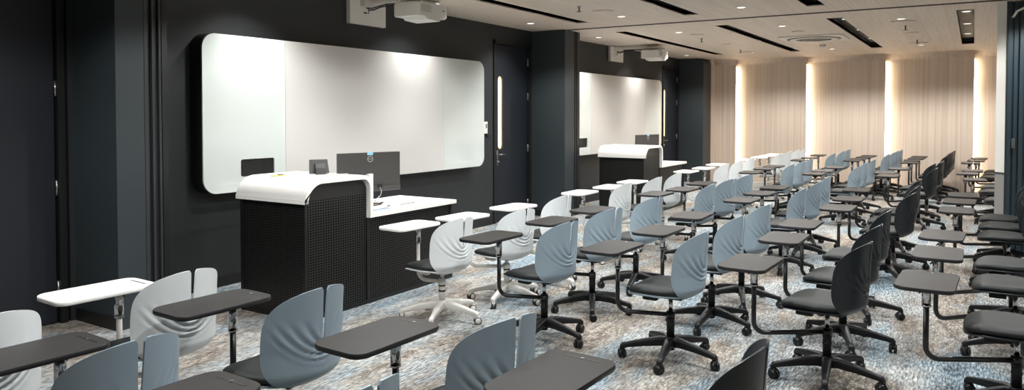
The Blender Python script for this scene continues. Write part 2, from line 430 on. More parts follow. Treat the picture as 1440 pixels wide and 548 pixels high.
g = MB(); g.tube([(.0, -.05, HC - .20), (-.05, -.06, HC - .19), (-.07, -.08, HC - .15), (-.07, -.14, HC - .12), (-.07, -.30, HC - .11)], .012, n=8)  # bent white tube near the top of the stack
g.build('white_tube', K['white'], t)

# ------------------------------------------------------------------ whiteboards
def whiteboard(x0, label, cut=True):
    W = 4.10; Z0, Z1, yf = .825, 2.175, 5.36
    t = thing('whiteboard', label, 'whiteboard', (x0, YW, 0))
    out = rrect(0, Z0, W, Z1, .13, 8)
    MB().prism(out, 'y', yf + .012 - YW, -.001).build('box_frame', K['board_side'], t)
    o2 = rrect(.004, Z0 + .004, W - .004, Z1 - .004, .126, 8)
    a, b = .86, 3.24
    def panel(pts, nm, m, hole=None):
        q = MB(); bm = q.bm; yo = yf - YW
        if hole:
            outer = [bm.verts.new((p[0], yo, p[1])) for p in pts]; inner = [bm.verts.new((p[0], yo, p[1])) for p in hole]
            e = [bm.edges.new((outer[i], outer[(i + 1) % len(outer)])) for i in range(len(outer))] + [bm.edges.new((inner[i], inner[(i + 1) % len(inner)])) for i in range(len(inner))]
            bmesh.ops.triangle_fill(bm, edges=e, use_beauty=True)
            for loop in (outer, inner):
                bk = [bm.verts.new((v.co.x, yo + .012, v.co.z)) for v in loop]
                for i in range(len(loop)): bm.faces.new((loop[i], loop[(i + 1) % len(loop)], bk[(i + 1) % len(loop)], bk[i]))
        else:
            q.prism(pts, 'y', yo, yo + .012)
        return q.build(nm, m, t)
    n8 = 8
    left = rrect(.004, Z0 + .004, a - .002, Z1 - .004, [.126, 0, 0, .126], n8)
    hole = rrect(.37, .955, .73, 1.105, .02, 4)
    panel(left, 'glass_panel', K['board_glass'], hole)
    panel([(a + .002, Z0 + .004), (b - .002, Z0 + .004), (b - .002, Z1 - .004), (a + .002, Z1 - .004)], 'writing_surface', K['board_white'])
    panel(rrect(b + .002, Z0 + .004, W - .004, Z1 - .004, [0, .126, .126, 0], n8), 'glass_panel', K['board_glass'])
    q = MB(); q.box(.40, yf + .0115 - YW, .965, .60, yf + .013 - YW, 1.095); q.build('recess_plate', K['black_frame'], t)
    return t
whiteboard(3.735, 'large white rounded board with glass ends on the near dark wall')
whiteboard(10.10, 'second white rounded board on the dark wall beyond the pillar')

# ------------------------------------------------------------------ lecterns
def arc2(cx, cz, r, a0, a1, n=8):
    return [(cx + r * cos(a0 + (a1 - a0) * k / n), cz + r * sin(a0 + (a1 - a0) * k / n)) for k in range(n + 1)]
def lectern(x0, label, pinned=True):
    y0, y1 = 4.0, 4.76; t = thing('lectern', label, 'lectern', (x0, y0, 0)); D = y1 - y0
    th = .032; x1 = .70; zt = 1.025; zd = .715; xe = 1.80
    b = MB(); pr = [(.035, 0), (x1 - .02, 0)] + [(x1 - .02, .9)] + arc2(x1 - .12, zt - .13, .09, 0, pi / 2)[1:] + arc2(.18, zt - .18, .14, pi / 2, pi)
    b.prism(pr, 'y', .045, D - .02, K['perf'])
    smooth_mesh(b.build('body', K['perf'], t).data, 35)
    b = MB(); b.box(x1 - .02, .045, 0, xe - .02, D - .14, zd - th, K['perf']); b.build('desk_cabinet', K['perf'], t)
    f = MB()
    f.box(.03, .035, 0, .055, .062, .86); f.box(x1 - .035, .036, 0, x1 - .012, .05, .68); f.box(.03, .035, 0, xe - .02, .05, .03); f.box(.028, .04, 0, .04, D - .02, .03)
    f.box(xe - .045, .036, 0, xe - .018, .052, zd - th); f.box(.028, D - .05, 0, .045, D - .015, .86)
    f.build('frame', K['lectern_black'], t)
    # white waterfall sheet: left drop, top, right drop
    R = .17; r2 = .11
    outer = [(0, .885)] + arc2(R, zt - R, R, pi, pi / 2, 10) + arc2(x1 - r2, zt - r2, r2, pi / 2, 0, 8) + [(x1, zd - th)]
    inner = [(x1 - th, zd - th)] + arc2(x1 - r2, zt - r2, r2 - th, 0, pi / 2, 8) + arc2(R, zt - R, R - th, pi / 2, pi, 10) + [(th, .885)]
    w = MB(); w.prism(outer + inner, 'y', 0, D, K['white'])
    me = w.build('hood', K['white'], t); smooth_mesh(me.data, 35)
    w = MB(); w.box(x1 - .002, 0, zd - th, xe, D - .08, zd, K['white'], bev=.002); w.build('worktop', K['white'], t)
    return t
lectern(3.595, 'perforated black lectern with curved white hood, beside the near whiteboard')
lectern(9.965, 'far perforated black lectern with white hood, beyond the dark pillar')

# things on the near lectern
def touch_panel(x, y, label):
    t = thing('touch_panel', label, 'tablet', (x, y, 1.026), radians(-30))
    M_ = Matrix.Rotation(radians(-16), 4, 'X')
    b = MB(); b.prism([(-.078, .006), (.078, .006), (.070, .118), (-.070, .118)], 'y', -.006, .008)
    bmesh.ops.transform(b.bm, matrix=M_, verts=b.bm.verts[:]); b.build('screen_body', K['screen'], t)
    b = MB(); b.prism([(-.0, .01), (.0, .105), (-.05, .0)][0:3], 'x', -.045, .045)
    b2 = MB(); b2.prism([(-.04, .0), (-.0, .0), (.014, .06), (.018, .085), (.0, .08), (-.018, .05)], 'x', -.032, .046); b2.build('stand', K['black_frame'], t); b.bm.free()
    c_ = MB(); c_.tube([(.03, -.05, .004), (.06, -.08, .004), (.12, -.10, .004), (.20, -.09, .004)], .0035, n=6); c_.build('cable', K['satin'], t)
touch_panel(4.05, 4.34, 'small dark touch panel standing on the near lectern')
o = MB(); o.box(-.05, -.05, 0, .05, .05, .004, K['yellow'], bev=.001); o.box(-.01, -.02, .004, .03, .01, .010, K['brownleather'])
tag(o.build('note_card', K['yellow'], loc=(3.79, 4.50, 1.026)), 'small yellow card lying on the near lectern hood', 'card')

def monitor(x, y, rz, zb, label, w=.60, h=.335, post=(0, -.06), logo=True, zfoot=.715):
    t = thing('monitor', label, 'monitor', (x, y, zfoot), rz)
    z0 = zb - zfoot
    b = MB(); b.box(-w / 2, -.022, z0, w / 2, .012, z0 + h, bev=.004); b.box(-w / 2 + .004, -.036, z0 + .002, w / 2 - .004, -.02, z0 + .045, bev=.004); b.build('housing', K['screen'], t)
    s = MB(); s.box(-w / 2 + .01, .0121, z0 + .02, w / 2 - .01, .0135, z0 + h - .01); s.build('display', K['black_frame'], t)
    p = MB(); p.box(-.047, -.085, 0, -.005, -.06, z0 + h * .47, bev=.006); p.box(-.042, -.08, z0 + h * .36, -.01, -.02, z0 + h * .45, bev=.006); p.build('stand_post', K['white_plastic'], t)
    p = MB(); p.box(-.11, -.16, 0, .11, .04, .012, bev=.004); p.build('stand_foot', K['white_plastic'], t)
    r = MB(); n = 24; R1, R2 = .027, .022; zc = z0 + h - .055
    vs = [(R * cos(2 * pi * k / n), -.0235, zc + R * sin(2 * pi * k / n)) for R in (R1, R2) for k in range(n)]
    r.add(vs, [(k, (k + 1) % n, n + (k + 1) % n, n + k) for k in range(n)])
    for f in bmesh.ops.extrude_face_region(r.bm, geom=r.bm.faces[:])['geom']:
        if isinstance(f, bmesh.types.BMVert): f.co.y += .0012
    lg = r.build('logo_ring', K['logo'], t)
    cu = bpy.data.curves.new('txt', 'FONT'); cu.body = 'DELL'; cu.size = .0165; cu.align_x = 'CENTER'; cu.align_y = 'CENTER'; cu.extrude = .0004
    to = bpy.data.objects.new('txt', cu); COL.objects.link(to); dg = bpy.context.evaluated_depsgraph_get()
    me = bpy.data.meshes.new_from_object(to.evaluated_get(dg)); COL.objects.unlink(to); bpy.data.objects.remove(to)
    me.materials.clear(); me.materials.append(K['logo'])
    tx = bpy.data.objects.new('logo_lettering', me); COL.objects.link(tx); tx.parent = lg; tx.location = (0, -.0235, zc); tx.rotation_euler = (pi / 2, 0, 0)
    s = MB(); s.box(-.028, -.0235, z0 + h - .022, .028, -.0222, z0 + h + .002); s.build('sticker', K['sticker'], t)
    s = MB(); s.box(.06, -.0375, z0 + .028, .11, -.0362, z0 + .06); s.build('port_panel', K['black_frame'], t)
    s = MB(); s.tube([(.085, -.038, z0 + .035), (.088, -.06, z0 - .0), (.075, -.065, z0 - .035), (.04, -.06, z0 - .06), (0, -.09, z0 - .08)], .004, n=6); s.build('cable', K['satin'], t)
    return t
monitor(4.655, 4.385, atan2(4.30 - 4.47, 4.93 - 4.36), .835, 'black monitor seen from behind on the near lectern desk')
monitor(11.02, 4.40, radians(-14), .835, 'black monitor on the far lectern desk beyond the pillar')
o = MB(); o.box(-.11, -.08, 0, .11, .08, .012, K['paper']); o.box(-.112, -.082, .012, .112, .082, .015, K['bluebook'])
tag(o.build('notebook', K['paper'], loc=(4.43, 4.12, .716)), 'blue-grey notebook on the near lectern desk, lower of two', 'book')
o = MB(); o.box(-.10, -.07, 0, .10, .07, .010, K['paper']); o.box(-.10, -.07, .010, .10, .07, .012, K['paper'])
oo = o.build('notebook', K['paper'], loc=(4.435, 4.13, .7315)); oo.rotation_euler = (0, 0, .2); tag(oo, 'white pad lying on top of the blue-grey notebook', 'book')
o = MB(); P_ = [(4.38 + .09 * cos(a * .55) + .004 * a, 4.14 + .055 * sin(a * .55), .750 + .0012 * a) for a in range(22)] + [(4.56, 4.18, .735), (4.62, 4.17, .722), (4.70, 4.19, .722)]
o.tube(P_, .0055, n=7)
tag(o.build('cable_coil', K['brownleather']), 'dark coiled cable on the pads beside the near monitor', 'cable')
o = MB(); o.tube([(0, 0, 0), (.1, .02, 0), (.22, .015, 0)], .004, n=6)
tag(o.build('pen', K['satin'], loc=(4.80, 4.16, .720)), 'thin grey pen lying on the near lectern worktop', 'pen')

# wall controls beside the doors
for x, lab in ((8.07, 'small white wall control between near whiteboard and door'), (14.42, 'small white wall control beside the far whiteboard')):
    t = thing('wall_control', lab, 'switch', (x, YW, 1.31))
    MB().box(-.05, -.02, -.075, .05, -.0005, .085, bev=.006).build('cover', K['white_plastic'], t)
    MB().box(.0, -.022, .0, .035, -.0195, .055).build('display', K['satin'], t)
    MB().box(.035, -.018, -.115, .12, -.0005, -.08, bev=.004).build('socket', K['black_frame'], t)

# ------------------------------------------------------------------ projectors
def projector(x, labp, labj):
    t = thing('wall_bracket', labp, 'bracket', (x, YW, 0))
    MB().box(-.27, -.055, 2.44, .275, -.001, HC - .004, bev=.004).build('cover_plate', K['white_plastic'], t)
    s = MB(); s.box(.00, -.058, 2.56, .008, -.055, 2.64); s.box(-.045, -.058, 2.632, .004, -.055, 2.64); s.box(-.07, -.058, 2.56, -.02, -.055, 2.575); s.build('cable_outlet', K['black_frame'], t)
    a = MB(); a.box(-.05, -.86, 2.655, .05, -.05, 2.69, bev=.004); a.box(-.12, -.12, 2.63, .12, -.055, 2.70, bev=.004); a.box(-.15, -.90, 2.64, .15, -.60, 2.662, bev=.004); a.build('arm', K['white_plastic'], t)
    c_ = MB(); c_.tube([(.0, -.06, 2.60), (.01, -.12, 2.60), (.04, -.2, 2.63), (.06, -.4, 2.645), (.09, -.58, 2.64)], .007, n=6); c_.tube([(-.03, -.06, 2.62), (-.03, -.13, 2.61), (0, -.3, 2.645), (.05, -.5, 2.645)], .006, n=6); c_.build('cable', K['black_plastic'], t)
    p = thing('projector', labj, 'projector', (x + .02, YW - .76, 2.44))
    # body with a sculpted mirror hump
    b = MB(); b.prism(rrect(-.235, -.17, .235, .17, [.05, .05, .03, .03], 5), 'z', .03, .165)
    es = [e for e in b.bm.edges if all(abs(v.co.z - .03) < 1e-5 for v in e.verts) or all(abs(v.co.z - .165) < 1e-5 for v in e.verts)]
    bmesh.ops.bevel(b.bm, geom=es, offset=.012, segments=3, affect='EDGES')
    b.build('housing', K['white_plastic'], p)
    b = MB(); b.prism([(-.17, .045), (-.11, .0), (.08, -.008), (.14, .045)], 'y', -.172, .12); b.build('lens_hump', K['white_plastic'], p)
    b = MB(); b.box(-.11, -.10, .16, .11, .10, .20, bev=.006); b.build('mount_plate', K['white_plastic'], p)
    b = MB()
    for k in range(7): b.box(-.21 + .0, -.1715, .07 + k * .010, -.05, -.1695, .0735 + k * .010)
    b.build('vent_grille', K['satin'], p)
    b = MB(); b.prism([(.02, .02), (.09, .02), (.10, .06), (.01, .06)], 'y', .13, .175); b.build('lens', K['black_frame'], p)
    b = MB(); b.box(.13, -.1725, .10, .17, -.170, .108); b.build('maker_mark', K['rib'], p)
projector(5.805, 'white wall bracket box above the near whiteboard', 'white short-throw projector hanging above the near whiteboard')
projector(12.24, 'white wall bracket box above the far whiteboard', 'white short-throw projector above the far whiteboard')

# ------------------------------------------------------------------ ceiling fittings
def ring_mesh(R1, R2, z0, z1, m, n=28):
    b = MB(); pr = [(R2, z1), (R2, z0), (R1, z0 + .003), (R1, z1)]
    v = [[b.bm.verts.new((p[0] * cos(2 * pi * k / n), p[0] * sin(2 * pi * k / n), p[1])) for p in pr] for k in range(n)]
    for k in range(n):
        for j in range(4):
            f = b.bm.faces.new((v[k][j], v[k][(j + 1) % 4], v[(k + 1) % n][(j + 1) % 4], v[(k + 1) % n][j])); f.smooth = True
    return b.mesh('ring', m)
RING = ring_mesh(.062, .047, -.006, .0, K['trim_white']); q = MB(); q.cyl((0, 0), .046, -.004, -.001); LENS = q.mesh('lens', K['lamp'])
q = MB(); q.cyl((0, 0), .046, -.004, -.001); LENS0 = q.mesh('lens', K['trim_white'])
def bare(name, me, parent, loc=(0, 0, 0)):
    o = bpy.data.objects.new(name, me); COL.objects.link(o); o.parent = parent; o.location = loc; return o
LC = (.99, 1.0, .985); LCF = (1.0, .965, .915)
def spot(parent, e, ang=100, blend=.55, r=.05, z=-.02):
    color = LC if parent.location.x < 9.4 else LCF
    ld = bpy.data.lights.new('lamp', 'SPOT'); ld.energy = e; ld.spot_size = radians(ang); ld.spot_blend = blend; ld.shadow_soft_size = r; ld.color = color
    lo = bpy.data.objects.new('lamp', ld); COL.objects.link(lo); lo.parent = parent; lo.location = (0, 0, z); return lo
ROWN = {5.03: 'along the dark wall', 3.72: 'above the front row', 2.25: 'above the middle rows', .80: 'above the back rows', -.7: 'near the back wall'}
XN = {4.25: 'left in near room', 6.4: 'middle of near room', 8.45: 'right in near room', 10.55: 'left in far room', 12.8: 'middle of far room', 14.75: 'by the wood wall', 1.6: 'in the leftmost bay', -.6: 'behind the camera'}
def downlight(x, y, e, ang=105, blend=.5):
    t = thing('ceiling_downlight', 'round recessed downlight %s, %s' % (ROWN[y], XN[x]), 'downlight', (x, y, HC), 0, 'round recessed ceiling downlights')
    bare('trim_ring', RING, t); bare('lens', LENS, t); spot(t, e, ang, blend)
EW, EG = 62, 66
for x in (4.25, 6.4, 8.45, 10.55, 12.8, 14.75): downlight(x, 5.03, EW if x < 9 else EW * .9, 124, .9)
downlight(1.6, 5.03, 22)
for y in (3.72, 2.25, .80, -.7):
    for x in (4.25, 8.45, 10.55, 14.75): downlight(x, y, EG if x < 14 else EG * 1.3, 148, .25 if x < 14 else .42)
for y in (3.72, 2.25, .80): downlight(1.6, y, 75, 148, .25)  # the middle one is added to brighten the chairs at the left
# spotlights inside the slots
SX = [(4.7, 6.25, 7.8), (11.05, 12.55, 14.1)]
for ri, xs_ in enumerate(SX):
    for yi, (a, b_) in enumerate(SLOTY[:4]):
        for xi, x in enumerate(xs_):
            t = thing('slot_spotlight', 'small spotlight inside the %s dark ceiling slot of the %s room, %s of three' % (['frontmost', 'second', 'third', 'rear'][yi], ['near', 'far'][ri], ['left', 'middle', 'right'][xi]), 'spotlight', (x, (a + b_) / 2, HC + .10), 0, 'spotlights inside the ceiling slots')
            bare('trim_ring', RING, t); bare('lens', LENS, t); spot(t, 50, 92, .6, z=-.02)

# sprinklers, flush discs, detectors
def sprinkler(x, y, lab):
    t = thing('sprinkler', lab, 'sprinkler', (x, y, HC), 0, 'ceiling sprinklers')
    b = MB(); b.cyl((0, 0), .03, -.004, 0); b.build('escutcheon', K['satin'], t)
    b = MB(); b.cyl((0, 0), .008, -.05, .02); b.cyl((0, 0), .006, -.055, -.04); b.build('pipe', K['rib'], t)
    b = MB(); b.cyl((0, 0), .028, -.062, -.057, n=16); b.build('deflector', K['rib'], t)
for x, y, l in ((7.42, 3.78, 'sprinkler above the front row of the near room'), (11.6, 3.71, 'sprinkler above the front row of the far room, left'), (14.05, 3.75, 'sprinkler above the front row, near the wood wall'), (11.42, .81, 'sprinkler above the back rows of the far room, left'), (13.71, .80, 'sprinkler above the back rows, near the wood wall')): sprinkler(x, y, l)
def disc(x, y, r, lab):
    b = MB(); b.cyl((0, 0), r, -.006, 0, n=32, r2=r); b.cyl((0, 0), r * .82, -.012, -.006, n=32)
    tag(b.build('ceiling_speaker', K['ceil'], loc=(x, y, HC)), lab, 'ceiling speaker', 'flush round ceiling discs')
for x, y, r, l in ((7.9, 3.71, .13, 'flush round disc on the near room ceiling beside the sprinkler'), (11.04, 3.62, .12, 'flush round disc on the far ceiling above the front row'), (14.6, 3.775, .14, 'flush round disc above the front row near the wood wall'), (11.36, 2.2, .09, 'small flush disc left of the air conditioning cassette'),
                   (10.88, .80, .15, 'flush round disc above the back rows of the far room'), (12.42, .79, .10, 'small flush disc on the far ceiling between two sprinklers'), (14.27, .81, .15, 'flush round disc above the back rows near the wood wall'), (12.78, 3.66, .09, 'small flush disc between the two front far slots')): disc(x, y, r, l)
t = thing('smoke_detector', 'small round detector beside the air conditioning cassette', 'detector', (13.8, 2.26, HC))
b = MB(); b.cyl((0, 0), .055, -.012, 0); b.cyl((0, 0), .035, -.05, -.012, r2=.05); b.build('base', K['white_plastic'], t)
# AC cassette
t = thing('air_conditioning_cassette', 'white square ceiling cassette air conditioner in the far room', 'air conditioner', (12.45, 2.17, HC))
b = MB(); b.prism(rrect(-.47, -.47, .47, .47, .08), 'z', -.022, 0); b.build('panel', K['trim_white'], t)
n_ = 40
b = MB()
for (R1, R2, z0, z1, m) in ((.40, .36, -.030, -.02, K['rib']), (.36, .27, -.034, -.02, K['trim_white']), (.27, .25, -.036, -.02, K['rib'])):
    pr = [(R2, z1), (R2, z0), (R1, z0), (R1, z1)]
    v = [[b.bm.verts.new((p[0] * cos(2 * pi * k / n_), p[0] * sin(2 * pi * k / n_), p[1])) for p in pr] for k in range(n_)]
    for k in range(n_):
        for j in range(4):
            f = b.bm.faces.new((v[k][j], v[k][(j + 1) % 4], v[(k + 1) % n_][(j + 1) % 4], v[(k + 1) % n_][j])); f.material_index = b.mi(m)
b.build('air_outlet', K['rib'], t)
b = MB(); b.prism(rrect(-.2, -.2, .2, .2, .02), 'z', -.032, -.021, K['grey_fabric']); b.build('intake_grille', K['grey_fabric'], t)

# ------------------------------------------------------------------ chairs
def shell_mesh(m):
    Phi0 = radians(61); r = .242; z0, zt, zb = .60, .805, .398
    NZ, NS = 64, 30
    def Phi(z):
        if z >= z0: q = min(1, (z - z0) / (zt + .001 - z0)); return Phi0 * max(.0, 1 - q ** 3.0) ** .5
        q = min(1, (z0 - z) / (z0 - zb + .001)); return Phi0 * max(0., 1 - q ** 4.2) ** .5
    def yb(z):
        y = -.205 - .02 * max(0, (z - .55)) / .25
        if z < .47: y += .075 * ((.47 - z) / .07) ** 2
        return y
    b = MB(); bm = b.bm; TH = .0075
    zs = [zb + (zt - zb) * (.5 - .5 * cos(pi * k / NZ)) for k in range(NZ + 1)]
    for sgn in (-1, 1):
        go, gi = [], []; slit = []
        for z in zs:
            g = 0.
            if z > z0: g = (.0055 + .006 * (z - .6) / .2) / r
            if z > zt - .012: g += (.012 - (zt - z)) * .6 / r
            ro, ri = [], []
            ph1 = max(Phi(z), g + .03)
            for j in range(NS + 1):
                ph = g + (ph1 - g) * j / NS
                s = r * ph
                # pleats: nested U folds hanging from the foot of the slit and fanning to the wings
                dz = z - .603; rho = sqrt(s * s + dz * dz); p = rho - dz
                env = max(0., min(1., (p - .002) / .02)) * max(0., min(1., (.235 - p) / .07)) * max(0., min(1., (ph1 - ph) / .25)) * (1. if dz < .0 else max(0., 1 - dz / .09)) * (1 - .45 * min(1, s / .2))
                d = (abs(sin(pi * p / .050 + .5)) ** .8 - .55) * .0155 * env
                taper = TH * (.45 if j == NS else 1)
                for (rw, rr) in ((ro, r + d), (ri, r + d - taper)):
                    rw.append(bm.verts.new((sgn * rr * sin(ph), yb(z) + r - rr * cos(ph), z)))
            go.append(ro); gi.append(ri); slit.append(g > 0)
        def quad(a_, b_, c_, d_):
            try: f = bm.faces.new((a_, b_, c_, d_)); f.smooth = True
            except ValueError: pass
        for i in range(NZ):
            for j in range(NS):
                quad(go[i][j], go[i][j + 1], go[i + 1][j + 1], go[i + 1][j])
                quad(gi[i][j], gi[i + 1][j], gi[i + 1][j + 1], gi[i][j + 1])
            quad(go[i][NS], gi[i][NS], gi[i + 1][NS], go[i + 1][NS])
            if slit[i] and slit[i + 1]: quad(go[i][0], go[i + 1][0], gi[i + 1][0], gi[i][0])
        for j in range(NS):
            quad(go[0][j], gi[0][j], gi[0][j + 1], go[0][j + 1]); quad(go[NZ][j], go[NZ][j + 1], gi[NZ][j + 1], gi[NZ][j])
    bmesh.ops.remove_doubles(bm, verts=bm.verts[:], dist=.00005)
    me = b.mesh('backrest', m)
    try: me.set_sharp_from_angle(angle=radians(55))
    except Exception: pass
    return me

def pad_mesh(name, rx, ry, yc, ztop, zbot, mt, nexp=4.2, crown=.010, drop=.03, rim=.0):
    """rounded-square pad: seat cushion or pan"""
    b = MB(); N = 40; rings = []
    def pt(k, f, z):
        a = 2 * pi * k / N; ca, sa = cos(a), sin(a)
        d = (abs(ca) ** nexp + abs(sa) ** nexp) ** (-1 / nexp)
        x = rx * f * d * ca; y = ry * f * d * sa
        # narrower to the back
        x *= 1 - .26 * max(0, -y / ry - .15)
        fr = max(0, (y / ry - .45) / .55)
        zz = z - drop * fr ** 2 + crown * (abs(x) / rx) ** 2
        return (x, y + yc, zz)
    H = ztop - zbot
    prof = [(0.001, ztop), (.3, ztop), (.55, ztop), (.75, ztop - H * .02), (.88, ztop - H * .10), (.96, ztop - H * .30), (1., ztop - H * .55), (.985, ztop - H * .8), (.93, zbot), (.5, zbot), (.001, zbot)]
    for f, z in prof: rings.append([b.bm.verts.new(pt(k, f, z)) for k in range(N)])
    for i in range(len(rings) - 1):
        for k in range(N):
            fc = b.bm.faces.new((rings[i][k], rings[i][(k + 1) % N], rings[i + 1][(k + 1) % N], rings[i + 1][k])); fc.smooth = True
    b.bm.faces.new(rings[0][::-1]); b.bm.faces.new(rings[-1])
    return b.mesh(name, mt)

def leg_mesh(m, white):
    b = MB(); n = 8
    st = [(.02, .105, .026, .030), (.06, .112, .026, .028), (.16, .100, .021, .022), (.26, .082, .016, .016), (.295, .074, .0165, .016), (.305, .062, .0165, .014)]
    rings = []
    for (x, z, hw, hh) in st:
        o = rrect(-hw, -hh, hw, hh, min(hw, hh) * .45, 2)
        rings.append([b.bm.verts.new((x, p[0], z + p[1])) for p in o])
    k = len(rings[0])
    for i in range(len(rings) - 1):
        for j in range(k):
            f = b.bm.faces.new((rings[i][j], rings[i][(j + 1) % k], rings[i + 1][(j + 1) % k], rings[i + 1][j])); f.smooth = True
    b.bm.faces.new(rings[0][::-1]); b.bm.faces.new(rings[-1])
    b.cyl((.292, 0), .0155, .048, .078, n=12)
    me = b.mesh('leg', m); 
    try: me.set_sharp_from_angle(angle=radians(45))
    except Exception: pass
    return me
def caster_mesh(mh, mw, mtire):
    b = MB()
    b.tube([(0, 0, .056), (0, 0, .046)], .009, mh, n=8)
    # hood
    b.tube([(-.004, -.012, .040), (-.004, .012, .040)], .0215, mh, n=14)
    for s in (-1, 1):
        b.tube([(-.006, s * .006, .027), (-.006, s * .021, .027)], [.0268, .0268], mtire, n=18)
        b.tube([(-.006, s * .021, .027), (-.006, s * .0235, .027)], [.021, .018], mw, n=18)
    return b.mesh('caster', mh)

def chair_set(style):
    S = {}
    white = style == 'white'
    frame = K['white_metal'] if white else K['black_plastic']
    shell = {'white': K['white_shell'], 'blue': K['blue_shell'], 'black': K['black_shell']}[style]
    S['shell'] = shell_mesh(shell)
    S['pan'] = pad_mesh('seat_pan', .222, .190, .040, .424, .408, shell, 3.6, .012, .012)
    S['cushion'] = pad_mesh('seat_cushion', .218, .192, .038, .462, .420, K['cushion'], 3.4, .012, .016)
    S['leg'] = leg_mesh(frame, white)
    S['caster'] = caster_mesh(frame if white else K['black_plastic'], K['white_plastic'] if white else K['black_plastic'], K['rubber'] if white else K['black_metal'])
    b = MB(); b.cyl((0, 0), .036, .082, .142, n=20, r2=.033); b.cyl((0, 0), .024, .060, .082, n=16); S['hub'] = b.mesh('hub', frame)
    b = MB(); b.cyl((0, 0), .024, .142, .298, frame, n=18)
    for z in (.205, .245): b.cyl((0, 0), .0262, z, z + .012, K['black_plastic'], n=18)
    S['column'] = b.mesh('column', frame)
    b = MB(); b.cyl((0, 0), .013, .300, .375, n=16); S['lift'] = b.mesh('gas_lift', K['chrome'])
    b = MB(); b.cyl((0, 0), .020, .372, .394, frame, n=16, r2=.05); b.box(-.09, -.10, .388, .09, .13, .411, frame, bev=.006)
    b.box(-.11, .05, .372, -.07, .14, .395, frame, bev=.004)
    S['mech'] = b.mesh('mechanism', frame)
    # tablet
    top = K['white'] if white else K['tablet_dark']; edge = K['white'] if white else K['tablet_edge']
    b = MB(); a, c_ = .225, .125; out = []
    base = rrect(-a, -c_, a, c_, [.045, .05, .05, .06], 6)
    for (x, y) in base:      # long edges bow out slightly
        out.append((x + .0 , y + (.008 * (1 - (x / a) ** 2)) * (1 if y > 0 else -1)))
    rings = []
    for (f, z) in ((.975, .000), (.995, .004), (1., .010), (.995, .0165), (.985, .019)):
        rings.append([b.bm.verts.new((x * f if f >= 1 else x * (1 - (1 - f) * .6), y * f, z)) for x, y in out])
    k = len(out); ie = b.mi(edge); it = b.mi(top)
    for i in range(len(rings) - 1):
        for j in range(k):
            f = b.bm.faces.new((rings[i][j], rings[i][(j + 1) % k], rings[i + 1][(j + 1) % k], rings[i + 1][j])); f.material_index = ie; f.smooth = True
    f = b.bm.faces.new(rings[0][::-1]); f.material_index = ie
    f = b.bm.faces.new(rings[-1]); f.material_index = it
    S['tablet'] = b.mesh('writing_tablet', top)
    try: S['tablet'].set_sharp_from_angle(angle=radians(35))
    except Exception: pass
    b = MB(); dk = K['satin'] if white else K['tablet_edge']
    b.box(.178, -.075, .0188, .187, .060, .0197, dk); b.cyl((.1825, -.008), .0065, .019, .0215, K['satin'], n=12)
    S['slot'] = b.mesh('pen_slot', dk)
    b = MB(); sm = K['chrome']; b.cyl((0, 0), .0205, .545, .665, sm, n=20); b.cyl((0, 0), .0215, .540, .548, sm, n=20); S['sleeve'] = b.mesh('chrome_sleeve', sm)
    b = MB(); b.tube([(.022 * cos(q), .022 * sin(q), .655 - .018 * q) for q in [0, .4, .8, 1.2, 1.6, 2.0, 2.4]] + [(-.030, .016, .60)], [.006] * 7 + [.004], n=6); S['lever'] = b.mesh('release_lever', K['black_plastic'])
    b = MB(); b.box(-.05, -.045, .662, .05, .045, .6745, K['black_plastic'] if not white else K['white_metal'], bev=.003); S['bracket'] = b.mesh('bracket', frame)
    S['frame'] = K['white_metal'] if white else K['black_metal']
    return S
SETS = {k: chair_set(k) for k in ('white', 'blue', 'black')}

def arm_mesh(L, m):
    b = MB(); R = .065; z = .275
    pts = [(0.02, 0, z), (L - R, 0, z)] + [(L - R + R * sin(a), 0, z + R - R * cos(a)) for a in (.3, .6, .9, 1.2, 1.5)] + [(L, 0, z + R + .02), (L, 0, .56)]
    b.tube(pts, .0135, n=12); b.cyl((0, 0), .0275, z - .02, z + .02, n=18)
    return b.mesh('tablet_arm', m)

def chair(style, bx, by, head, tx, ty, tyaw, label, dz=0., phase=44., group=None):
    S = SETS[style]
    t = thing('swivel_chair', label, 'chair', (bx, by, 0), radians(head - 90), group)
    h = radians(head - 90)
    for k in range(5):
        a = radians(phase + 72 * k) - h
        lg = bare('leg', S['leg'], t); lg.rotation_euler = (0, 0, a)
        cs = bare('caster', S['caster'], lg, (.292, 0, 0)); cs.rotation_euler = (0, 0, random.uniform(-2.6, 2.6))
    bare('hub', S['hub'], t); bare('column', S['column'], t)
    bare('gas_lift', S['lift'], t, (0, 0, dz)); bare('mechanism', S['mech'], t, (0, 0, dz))
    bare('seat_pan', S['pan'], t, (0, 0, dz)); bare('seat_cushion', S['cushion'], t, (0, 0, dz)); bare('backrest', S['shell'], t, (0, 0, dz))
    # tablet arm
    cx = tx + .10 * cos(tyaw) - .01 * sin(tyaw); cy = ty + .10 * sin(tyaw) + .01 * cos(tyaw)
    L = math.hypot(cx - bx, cy - by); aa = atan2(cy - by, cx - bx)
    ar = bare('tablet_arm', arm_mesh(L, S['frame']), t); ar.rotation_euler = (0, 0, aa - h)
    bare('chrome_sleeve', S['sleeve'], ar, (L, 0, 0)); lv = bare('release_lever', S['lever'], ar, (L, 0, 0)); lv.rotation_euler = (0, 0, -aa - 1.2)
    c_, s_ = cos(-h), sin(-h); dx, dy = tx - bx, ty - by
    tb = bare('writing_tablet', S['tablet'], t, (dx * c_ - dy * s_, dx * s_ + dy * c_, .6745)); tb.rotation_euler = (0, 0, tyaw - h)
    bare('pen_slot', S['slot'], tb)
    br = bare('tablet_bracket', S['bracket'], t, ((cx - bx) * c_ - (cy - by) * s_, (cx - bx) * s_ + (cy - by) * c_, 0)); br.rotation_euler = (0, 0, tyaw - h)
    return t

D90 = 90
